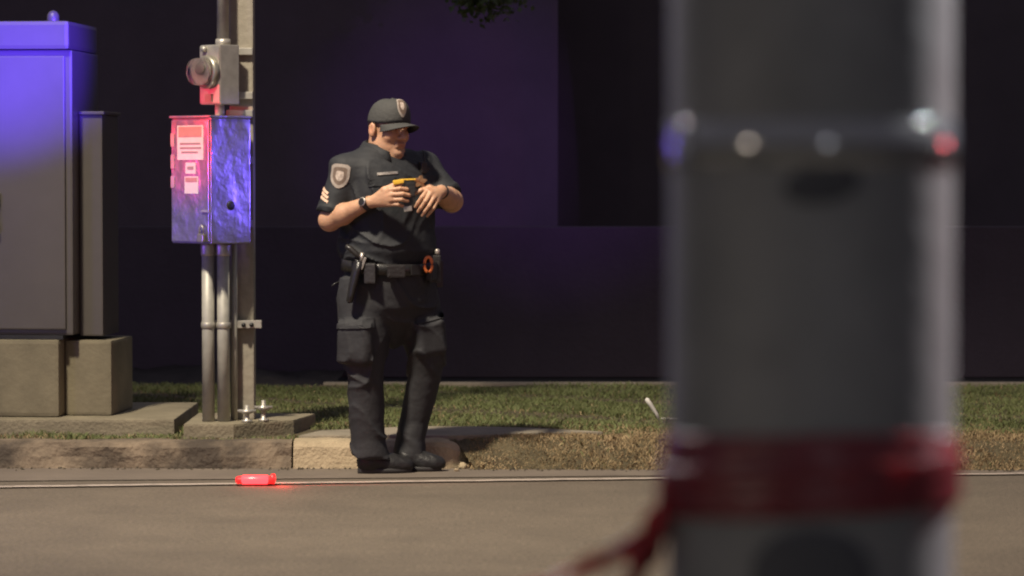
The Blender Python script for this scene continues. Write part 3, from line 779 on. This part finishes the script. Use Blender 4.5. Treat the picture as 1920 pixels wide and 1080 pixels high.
# legs (inside the trousers)
b.cap(q(700, 510, -.04), q(690, 680, -.12), .10, .065, .03); b.cap(q(690, 680, -.12), q(692, 850, -.075), .06, .04, .02)
b.cap(q(760, 510, .06), q(795, 675, .03), .10, .065, .03); b.cap(q(795, 675, .03), q(768, 842, .09), .06, .04, .02)
body = field_obj('body', b, M['skin'], pe, smooth_it=1)
me = body.data; ca_ = me.color_attributes.new('tint', 'FLOAT_COLOR', 'POINT')
co = np.empty(len(me.vertices) * 3); me.vertices.foreach_get('co', co); co = co.reshape(-1, 3)
rel = (co - np.array(HC)) / HS; lf, lr, lu = (rel @ np.array(v) for v in (hf, hr, hu))
col = np.ones((len(co), 4)); col[:, :3] = 1.0
def blend(mask, c): col[:, :3] = col[:, :3] * (1 - mask[:, None]) + np.array(c)[None] * mask[:, None]
head = (np.abs(lr) < .11) & (lf > -.13) & (lf < .14) & (lu > -.13)
g1 = lambda d2, s_: np.exp(-d2 / (2 * s_ * s_)) * head
blend(g1((lf - .085) ** 2 + (lr * .55) ** 2 + (lu + .085) ** 2, .024) * .42, (.55, .60, .66))      # grey stubble
blend(g1((lf - .098) ** 2 + (lr * .5) ** 2 + (lu + .068) ** 2, .008) * .75, (.72, .42, .42))       # lips
blend(((lu > .004) & (lf < .022) & (lf > -.2) & head & (np.abs(lr) < .083)) * .75, (.20, .19, .19)) # cropped hair
for sgn in (-1, 1):
    blend(g1((lf - .098) ** 2 + ((lr - sgn * .034) * .45) ** 2 + (lu - .022) ** 2, .007) * .85, (.18, .14, .12))   # brows
    blend(g1((lf - .092) ** 2 + (lr - sgn * .033) ** 2 + (lu + .002) ** 2, .006) * .9, (.16, .12, .10))            # eyes
    blend(g1((lf - .07) ** 2 + (lr - sgn * .045) ** 2 + (lu + .035) ** 2, .022) * .35, (1.05, .78, .74))
blend(g1((lf - .112) ** 2 + lr ** 2 + (lu + .03) ** 2, .015) * .4, (1.05, .75, .70))
blend(g1((lr - .092) ** 2 + (lf + .012) ** 2 + (lu + .01) ** 2, .02) * .4, (1.05, .74, .70))
for fp_ in rk + lk: blend(np.exp(-((co - np.array(fp_)) ** 2).sum(1) / (2 * .008 ** 2)) * .3, (1.0, .78, .72))
ca_.data.foreach_set('color', col.ravel())

# --- wrinkles
def folds(amp, sc, mask=None):
    def fn(x, y, z):
        wx = .9 * np.sin(9 * z + 6 * x + 2 * np.sin(7 * y)) + .6 * np.sin(17 * y - 11 * z + 4 * x)
        rid = lambda v: (1 - np.abs(np.sin(v))) ** 4
        m1 = .5 + .5 * np.sin(6.3 * z + 9 * x + 1.3); m2 = .5 + .5 * np.sin(8.1 * z - 7 * x + 5 * y + 4.)
        r1 = rid(sc * .5 * (z + .55 * x - .3 * y) + 1.6 * wx) * m1
        r2 = rid(sc * .42 * (z - .75 * x + .5 * y) + 1.3 * np.sin(13 * x + 8 * z) + 1.2 * wx) * m2
        r3 = rid(sc * .9 * (z + .15 * x) + 2.2 * wx + 1.1) * (1 - m1) * .5
        return -amp * (1.5 * r1 + 1.3 * r2 + r3 - .35) * (1 if mask is None else mask(z))
    return fn
# --- shirt
sh = Field(.0062)
rows = []
for py, px, a, c in ((497, 727, .208, .188), (486, 727, .222, .203), (470, 727, .236, .216), (452, 727, .232, .212), (430, 727, .224, .205), (395, 727, .228, .203), (360, 726, .232, .194), (330, 724, .228, .174), (310, 722, .212, .148), (296, 720, .178, .122), (284, 719, .118, .098), (277, 718, .085, .08)):
    p = q(px, py); rows.append((p.z, p.x, p.y, a, c))
sh.stack(rows, YAW, .03, pw=2.25)
sh.cap(q(690, 305, -.06), RS + Vector((0, 0, .003)), .080, .074, .05); sh.cap(RS, RS.lerp(RE, .78), .075, .078, .03)
sh.cap(q(765, 312, .07), LS + Vector((0, 0, .005)), .085, .076, .05); sh.cap(LS, LS.lerp(LE, .80), .078, .073, .03)
# vest plate under the shirt front, chest pockets
vp = q(727, 400) + Fv * .10
def hem(S0, E0, t):
    d = np.array((E0 - S0).normalized()); c = np.array(S0.lerp(E0, t))
    sub_c = c + d * .10
    return c, d, sub_c
for S0, E0, t in ((RS, RE, .80), (LS, LE, .84)):
    c, d, sc_ = hem(S0, E0, t)
    sh.cap(c + d * .118, c + d * .30, .117, .12, .008, True)
b_hem = field_obj('shirt', sh, M['shirt'], pe, folds(.0105, 30), None, 2)
shirt = b_hem
# sleeves' hems
def ringband(name, c, axis, r0, hgt, th, m, parent, sq=1.0, n=36):
    return lathe(name, [(r0, -hgt / 2), (r0 + th, -hgt / 2 + .001), (r0 + th * 1.1, 0), (r0 + th, hgt / 2 - .001), (r0, hgt / 2)], c, axis, m, parent, n)
# --- trousers
tr_ = Field(.0062)
def leg(rws, k=.03, pw=2.1):
    R_ = []
    for py, px, dy, hw, hd2 in rws:
        p = q(px, py, dy); R_.append((p.z, p.x, p.y, hw, hd2))
    tr_.stack(R_, 0, k, pw=pw)
pel = []
for py, px, a, c in ((486, 727, .205, .18), (505, 728, .214, .19), (540, 729, .222, .19), (575, 731, .215, .178), (600, 733, .175, .14), (625, 736, .12, .09), (645, 738, .05, .04), (655, 739, .012, .012)):
    p = q(px, py); pel.append((p.z, p.x, p.y, a, c))
tr_.stack(pel, YAW, .03)
leg([(520, 690, -.05, .135, .13), (560, 685, -.06, .138, .135), (600, 684, -.075, .130, .13), (640, 683, -.09, .118, .12), (680, 684, -.10, .098, .105), (700, 685, -.10, .088, .095), (740, 686, -.09, .085, .09), (790, 688, -.08, .083, .088), (825, 690, -.075, .085, .09), (848, 694, -.075, .092, .096), (856, 695, -.075, .09, .094)], .025)
leg([(520, 768, .07, .12, .13), (560, 777, .06, .122, .13), (600, 787, .05, .112, .12), (640, 795, .04, .103, .11), (672, 800, .035, .094, .10), (700, 797, .045, .083, .09), (740, 789, .065, .080, .086), (790, 777, .08, .074, .082), (825, 769, .07, .074, .084), (846, 767, .060, .080, .09), (860, 767, .056, .08, .09)], .025)
# cargo pockets
def rbox(c, half, R, k, rr=.02):
    c = np.array(c, float); half = np.array(half, float)
    def fn(x, y, z):
        d = (x - c[0], y - c[1], z - c[2]); dd = [np.abs(sum(d[j] * R[j][i] for j in range(3))) - half[i] + rr for i in range(3)]
        o_ = np.sqrt(sum(np.maximum(v, 0) ** 2 for v in dd)); return o_ + np.minimum(np.maximum(np.maximum(dd[0], dd[1]), dd[2]), 0) - rr
    m = half.max() * 1.5; tr_.add(fn, c - m, c + m, k)
def rotm(az, tilt=0.):
    return np.array(Matrix.Rotation(az, 3, 'Z') @ Matrix.Rotation(tilt, 3, 'Y'))
rbox(q(666, 642, -.182), (.090, .042, .108), rotm(-.45, .05), .016, .036)
rbox(q(806, 632, -.042), (.076, .038, .092), rotm(.35, -.12), .016, .032)
tro = field_obj('trousers', tr_, M['trouser'], pe, folds(.0095, 26, lambda z: .5 + .8 * np.exp(-((z - .50) / .09) ** 2) + .9 * np.exp(-((z - .10) / .09) ** 2) + .5 * np.exp(-((z - .80) / .1) ** 2)), None, 2)
# --- projected pieces of cloth and metal
def bvh_of(ob):
    me_ = ob.data; return BVHTree.FromPolygons([v.co.copy() for v in me_.vertices], [tuple(p_.vertices) for p_ in me_.polygons])
BV = {'shirt': bvh_of(shirt), 'trousers': bvh_of(tro)}
def decal(name, bv, px, py, outline, scale, mats, parent, off=.003, view=(0, 1, 0), rot=0., rings=(.0, .45, .8, 1.0), dy=-.6):
    """outline: function angle -> radius; lies on the cloth where the view ray from the photo meets it"""
    V_, F_, mi = [], [], []; n_ = 40
    vd = Vector(view).normalized()
    rt = vd.cross(Vector((0, 0, 1))).normalized(); up_ = rt.cross(vd)
    c0 = bv.ray_cast(q(px, py, -1.), (q(px, py, 1.) - q(px, py, -1.)).normalized())[0] or q(px, py, 0)
    def pt(x, z, e=0.):
        xx, z2 = x * math.cos(rot) - z * math.sin(rot), x * math.sin(rot) + z * math.cos(rot)
        s0 = c0 + rt * xx + up_ * z2 - vd * 1.0
        h_, nn, _, _ = bv.ray_cast(s0, vd)
        if h_ is None: h_ = c0 + rt * xx + up_ * z2; nn = -vd
        if nn.dot(vd) > 0: nn = -nn
        return h_ + nn * (off - e) 
    V_.append(pt(0, 0))
    for ri, r in enumerate(rings[1:]):
        for i in range(n_):
            a = 2 * math.pi * i / n_; x, z = outline(a); V_.append(pt(x * scale * r, z * scale * r))
    base = len(V_)
    for i in range(n_):
        a = 2 * math.pi * i / n_; x, z = outline(a); V_.append(pt(x * scale * 1.02, z * scale * 1.02, off * 1.6))
    for i in range(n_): F_.append((0, 1 + (i + 1) % n_, 1 + i)); mi.append(0)
    for k_ in range(len(rings) - 1):
        for i in range(n_):
            A0 = 1 + k_ * n_; B0 = 1 + (k_ + 1) * n_
            F_.append((A0 + i, A0 + (i + 1) % n_, B0 + (i + 1) % n_, B0 + i)); mi.append(min(k_ + 1, len(mats) - 1))
    ob = raw(name, V_, F_, None, parent, False)
    for m_ in mats: ob.data.materials.append(m_)
    for p_, i in zip(ob.data.polygons, mi): p_.material_index = min(i, len(mats) - 1)
    return ob
def shield(a):
    x, z = math.cos(a), math.sin(a)
    if z > 0: return (max(-.82, min(.82, x * 1.15)), min(1.0, z * 1.15) - .02 * abs(math.cos(3 * a)))
    return (x * .82 * (1 - .25 * z * z), z * 1.05)
def rect(wx, wz):
    def fn(a):
        x, z = math.cos(a), math.sin(a); s_ = max(abs(x), abs(z)); return (x / s_ * wx, z / s_ * wz)
    return fn
def star(a): r = .78 + .22 * math.cos(5 * (a - math.pi / 2)); return (math.cos(a) * r, math.sin(a) * r)
leftv = (.22, .97, -.05)
sp1 = decal('shoulder_patch', BV['shirt'], 637, 330, shield, .056, [M['patch_in'], M['patch_mid'], M['patch_edge'], M['patch_edge']], shirt, .004, leftv, -.12, (0, .42, .74, 1.0))
for i, pyy in enumerate((358, 366, 374)):
    V_ = []; 
    decal('chevron', BV['shirt'], 610 - i * 1.0, pyy, rect(.8, .17), .034, [M['chev']], shirt, .004, (.45, .89, 0), -.5, (0, .5, 1.0))
decal('name_plate', BV['shirt'], 726, 325.5, rect(1.0, .13), .047, [M['silver']], shirt, .005, (0, 1, 0), .07, (0, .5, 1.0))
decal('badge', BV['shirt'], 787, 341, star, .030, [M['gold'], M['gold'], M['gold']], shirt, .006, (0, 1, 0), -.1, (0, .5, 1.0))
decal('pocket_flap', BV['shirt'], 715, 341, rect(1.0, .32), .062, [M['shirt']], shirt, .005, (0, 1, 0), .05, (0, .5, .9, 1.0))
decal('pocket_flap', BV['trousers'], 664, 606, rect(1.0, .30), .085, [M['trouser']], tro, .007, (.2, 1, 0), .04, (0, .5, .9, 1.0))
decal('pocket_flap', BV['trousers'], 806, 596, rect(1.0, .26), .066, [M['trouser']], tro, .007, (-.1, 1, 0), .22, (0, .5, .9, 1.0))
# buttoned front and pen pocket seam
# collar
def collar_side(sgn):
    V_ = []; F_ = []; n_ = 14
    cN = q(718, 279, -.005)
    for i in range(n_ + 1):
        a = sgn * (math.pi - (math.pi - .38) * i / n_)                # from the nape to the throat
        dirx = Fv * math.cos(a) + Rv * math.sin(a)
        t = i / n_
        zc = .018 - .034 * t
        for rr, dz in ((.080, zc + .024), (.092, zc + .022), (.122 + .022 * t, zc - .026 - .024 * t)):
            V_.append(cN + dirx * rr + Vector((0, 0, dz)))
    for i in range(n_):
        for k_ in range(2): F_.append((i * 3 + k_, (i + 1) * 3 + k_, (i + 1) * 3 + k_ + 1, i * 3 + k_ + 1))
    ob = raw('collar', V_, F_, M['shirt'], shirt, True); mo_ = ob.modifiers.new('thick', 'SOLIDIFY'); mo_.thickness = .005
collar_side(1); collar_side(-1)
# --- cap
cp_ = Vector((0, 0, 0)); V_ = []; F_ = []; na, ne = 48, 14
def cap_pt(a, e, grow=0.):
    # a azimuth from the front, e 0 rim .. 1 top
    ca2, sa2 = math.cos(a), math.sin(a); front = max(0, ca2)
    th = e * math.pi / 2; rr = math.cos(th) ** .78; hh = math.sin(th) ** .92
    f = ca2 * (.107 + grow) * rr + .004 + .008 * hh * front; r_ = sa2 * (.088 + grow) * rr
    u = .022 + .012 * front ** 2 * (1 - e) + hh * (.112 + grow) + .012 * front * math.sin(th * 2) * .8
    return hd_(f, r_, u)
for j in range(ne + 1):
    for i in range(na): V_.append(cap_pt(2 * math.pi * i / na, j / ne * .985))
for j in range(ne):
    for i in range(na): F_.append((j * na + i, j * na + (i + 1) % na, (j + 1) * na + (i + 1) % na, (j + 1) * na + i))
F_.append(tuple(range(ne * na, ne * na + na)))
cap_o = raw('cap', V_, F_, M['cap'], pe, True); mo = cap_o.modifiers.new('thick', 'SOLIDIFY'); mo.thickness = .003; mo.offset = 1
V_ = []; F_ = []; nv, nr = 28, 9
for j in range(nr + 1):
    t = j / nr
    for i in range(nv + 1):
        a = (i / nv - .5) * 2 * 1.22
        f0 = math.cos(a) * .108 + .004; r0 = math.sin(a) * .090
        ext = .068 * math.cos(a / 1.22 * math.pi / 2) ** .55
        f = f0 + ext * t; r_ = r0 * (1 + .02 * t)
        u = .022 + .012 * max(0, math.cos(a)) ** 2 - .006 * t - .026 * (abs(a) / 1.22) ** 2 * t ** .7 - .008 * (abs(a) / 1.22) ** 2
        V_.append(hd_(f, r_, u))
for j in range(nr):
    for i in range(nv): k_ = j * (nv + 1) + i; F_.append((k_, k_ + 1, k_ + nv + 2, k_ + nv + 1))
vis = raw('visor', V_, F_, M['cap'], cap_o, True); mo = vis.modifiers.new('thick', 'SOLIDIFY'); mo.thickness = .004
V_, F_, mi = [], [], []; rings = (0, .4, .78, 1.0)
CBA = .22
def cb_pt(x, z, g): return cap_pt(CBA - x / .115, .40 + z * 5.6, g)
V_.append(cb_pt(0, 0, .006))
for r in rings[1:]:
    for i in range(36):
        x, z = shield(2 * math.pi * i / 36); V_.append(cb_pt(x * .040 * r, z * .050 * r, .006 if r < 1 else .0045))
for i in range(36): F_.append((0, 1 + i, 1 + (i + 1) % 36)); mi.append(0)
for k_ in range(2):
    for i in range(36):
        A0 = 1 + k_ * 36; F_.append((A0 + i, A0 + 36 + i, A0 + 36 + (i + 1) % 36, A0 + (i + 1) % 36)); mi.append(1 + k_)
cbd = raw('cap_badge', V_, F_, None, cap_o)
for m_ in (M['patch_in'], M['patch_mid'], M['patch_edge']): cbd.data.materials.append(m_)
for p_, i in zip(cbd.data.polygons, mi): p_.material_index = i
mo = cbd.modifiers.new('thick', 'SOLIDIFY'); mo.thickness = .002
lathe('cap_button', [(.008, 0), (.008, .003), (.004, .005)], cap_pt(0, .985), hu, M['cap'], cap_o, 12)
# --- belt and gear
bz0 = q(727, 498); n_ = 64; V_ = []; F_ = []
def belt_pt(a, out, dz):
    d_ = Rv * math.sin(a) * (.222 + out) + Fv * math.cos(a) * (.199 + out)
    return Vector((bz0.x, bz0.y, bz0.z)) + d_ + Vector((0, 0, dz - .016 * math.cos(a)))
for i in range(n_):
    a = 2 * math.pi * i / n_
    for o_, dz in ((-.006, -.027), (.008, -.027), (.010, 0), (.008, .027), (-.006, .027)): V_.append(belt_pt(a, o_, dz))
for i in range(n_):
    for k_ in range(4): F_.append((i * 5 + k_, ((i + 1) % n_) * 5 + k_, ((i + 1) % n_) * 5 + k_ + 1, i * 5 + k_ + 1))
belt = raw('belt', V_, F_, M['leather'], pe, True)
def gear(name, a, size, out, dz, m, parent, tilt=0., bev=.008):
    c = belt_pt(a, out, dz); nrm = (belt_pt(a, .1, dz) - belt_pt(a, 0, dz)); nrm.z = 0; nrm.normalize()
    xa = Vector((0, 0, 1)).cross(nrm).normalized(); R_ = Matrix((xa, nrm, Vector((0, 0, 1)))).transposed() @ Matrix.Rotation(tilt, 3, 'Y')
    return box(name, size, c, m, parent, R_, bev)
gear('buckle', 0, (.055, .008, .05), .014, 0, M['dark_metal'], belt, 0, .004)
gear('pouch', -.42, (.060, .034, .085), .028, -.010, M['gear'], belt)
gear('pouch', .45, (.085, .032, .060), .026, -.006, M['gear'], belt)
gear('pouch', .95, (.055, .036, .095), .028, -.020, M['gear'], belt)
gear('pouch', -1.2, (.060, .04, .13), .030, -.035, M['gear'], belt)
gear('pouch', -2.2, (.07, .04, .09), .028, -.01, M['gear'], belt)
# holster with pistol on the right hip
ht = q(672, 492, -.225); hb = q(655, 566, -.235)
hol = tube('holster', [ht + Vector((0, 0, .012)), ht, ht.lerp(hb, .25), ht.lerp(hb, .5), ht.lerp(hb, .8), hb, hb - Vector((0, 0, .006))], [.020, .036, .036, .033, .028, .024, .012], M['leather'], pe, 18, .62)
ax_ = (hb - ht).normalized()
g0 = ht - ax_ * .012
gr_ = tube('pistol_grip', [g0 + Vector((.012, 0, 0)), g0 + Vector((-.012, .005, .028)), g0 + Vector((-.040, .01, .052)), g0 + Vector((-.062, .012, .066))], [.014, .018, .018, .015], M['device'], hol, 14, .75)
tube('pistol_slide', [g0 + ax_ * .01 + Vector((.012, -.004, 0)), g0 - ax_ * .035 + Vector((.008, -.004, 0))], [.014, .012], M['silver'], hol, 10, .8)
box('holster_strap', (.012, .010, .06), ht + Vector((.024, -.020, -.004)), M['silver'], hol, Matrix.Rotation(.35, 3, 'Y'), .003)
tube('belt_keeper', [q(636, 528, -.05), q(626, 533, -.06), q(622, 537, -.06)], .004, M['dark_metal'], belt, 8)
# radio with aerial at the far hip, orange ring tool
ra = belt_pt(-1.0, .045, -.0)
orr = q(803, 496, -.155)
og = tube('tool_ring', [orr + Vector((math.cos(t_) * .018, -.0, math.sin(t_) * .036)) for t_ in np.linspace(-1.35, 4.5, 20)], .0075, M['orange'], belt, 10)
kn = q(820, 470, -.05)
rd = box('radio', (.055, .035, .13), kn + Vector((-.012, .0, -.085)), M['gear'], pe, None, .006)
lathe('radio_knob', [(.009, 0), (.012, .004), (.012, .02), (.008, .026)], kn + Vector((0, 0, -.018)), (0, 0, 1), M['silver'], rd, 14)
# shoulder microphone with aerial on the far side of the chest
mcr = q(783, 312, -.12)
h_, nn_, _, _ = BV['shirt'].ray_cast(q(781, 313, -1.0), Vector((0, 1, 0)))
mp = (h_ if h_ else mcr) + Vector((0, -.012, 0))
mic = box('microphone', (.038, .03, .055), mp, M['gear'], pe, Matrix.Rotation(YAW, 3, 'Z'), .008)
tube('aerial', [mp + Vector((.03, .01, -.01)), q(796, 310, -.03), q(795.5, 297, -.03), q(794, 283, -.03)], [.005, .005, .0045, .004], M['dark_metal'], mic, 8)
# watches
for (A0, B0, pxw, nm) in ((RE, RW, None, 'watch'), (LE, LW, None, 'wristband')):
    ax2 = (B0 - A0).normalized(); c = A0.lerp(B0, .985)
    wq = ringband(nm, c, ax2, .0285, .024 if nm == 'watch' else .016, .007, M['gear'], pe)
    if nm == 'watch':
        out = Vector((0, -1, .35)); out = (out - ax2 * out.dot(ax2)).normalized()
        lathe('watch_face', [(.019, -.004), (.020, .004), (.017, .007), (.012, .0075)], c + out * .036, out, M['dark_metal'], wq, 24)
        lathe('watch_bezel', [(.0195, .0), (.0215, .002), (.0215, .005), (.0188, .0065)], c + out * .036, out, M['silver'], wq, 24)
# --- boots
def boot(heel, toe, ank, seed):
    f_ = Field(.0045); d_ = (toe - heel); L_ = d_.length; dn = d_.normalized(); sd = Vector((-dn.y, dn.x, 0))
    R_ = [[dn[i], sd[i], (0, 0, 1)[i]] for i in range(3)]
    at = lambda s_, z, r=0.: heel + dn * (L_ * s_) + sd * r + Vector((0, 0, z))
    f_.ell(at(.16, .052), (.048, .040, .050), R_, .02)
    f_.ell(at(.74, .040), (.075, .051, .040), R_, .03)
    f_.ell(at(.86, .036), (.045, .044, .034), R_, .02)
    f_.cap(at(.30, .05), at(.66, .046), .046, .044, .03)
    f_.cap(at(.20, .07), Vector((ank.x, ank.y, .20)), .045, .047, .03)
    f_.cap(at(.34, .072), at(.58, .056), .032, .030, .03)
    bo = field_obj('boot', f_, M['boot'], pe, lambda x, y, z: .0016 * np.sin(90 * x + 70 * z) * np.sin(60 * y + 30 * z), lambda x, y, z: .018 - z + 0 * x + 0 * y, 1)
    n2 = 40; V2 = []; F2 = []
    for z, g_ in ((.0, -.003), (.004, .002), (.020, .003), (.024, -.002)):
        for i in range(n2):
            a = 2 * math.pi * i / n2; c_, s2 = math.cos(a), math.sin(a); s_ = .5 + .515 * c_
            wd = (.036 + .016 * math.sin(min(1, max(0, (s_ - .18) / .75)) * math.pi * .62)) + g_
            V2.append(heel + dn * (L_ * s_) + sd * (wd * (abs(s2) ** .62) * (1 if s2 > 0 else -1)) + Vector((0, 0, z + .0042)))
    for j in range(3):
        for i in range(n2): F2.append((j * n2 + i, j * n2 + (i + 1) % n2, (j + 1) * n2 + (i + 1) % n2, (j + 1) * n2 + i))
    F2.append(tuple(range(n2))[::-1]); F2.append(tuple(range(3 * n2, 4 * n2)))
    raw('sole', V2, F2, M['sole'], bo, True)
    for k_ in range(4):
        s_ = .40 + .07 * k_; z_ = .104 - .009 * k_ * 1.0
        tube('lace', [at(s_, z_ - .006, -.020), at(s_ + .01, z_ + .002, 0), at(s_ + .0, z_ - .006, .020)], .003, M['sole'], bo, 6)
gq = lambda px, py: (lambda v: Vector((v.x - ORG.x, v.y - ORG.y, 0)))(G(px, py))
boot(gq(672, 889), gq(771, 887), q(692, 850, -.075), 0)
boot(gq(746, 884.5), gq(827, 884.5), q(768, 845, .09), 1)
# --- device in the hands
dv = q(767, 360, -.318)
dev = empty('handheld_device', ORG + dv, 'small black device with a bright yellow end held between both hands', 'device')
dev.rotation_euler = (0, math.radians(4), math.radians(8))
box('casing', (.052, .030, .125), (.004, .018, -.012), M['device'], dev, None, .006)
box('screen', (.042, .004, .06), (.006, .001, .012), M['gear'], dev, None, .0015)
box('yellow_clip', (.050, .030, .020), (-.052, .012, .044), M['yellow'], dev, Matrix.Rotation(-.25, 3, 'Y'), .005)
box('yellow_strip', (.062, .026, .008), (-.004, .014, .058), M['yellow'], dev, Matrix.Rotation(-.10, 3, 'Y'), .003)
box('pale_tab', (.038, .006, .024), (.0, .002, -.078), M['silver'], dev, Matrix.Rotation(-.2, 3, 'Y'), .003)
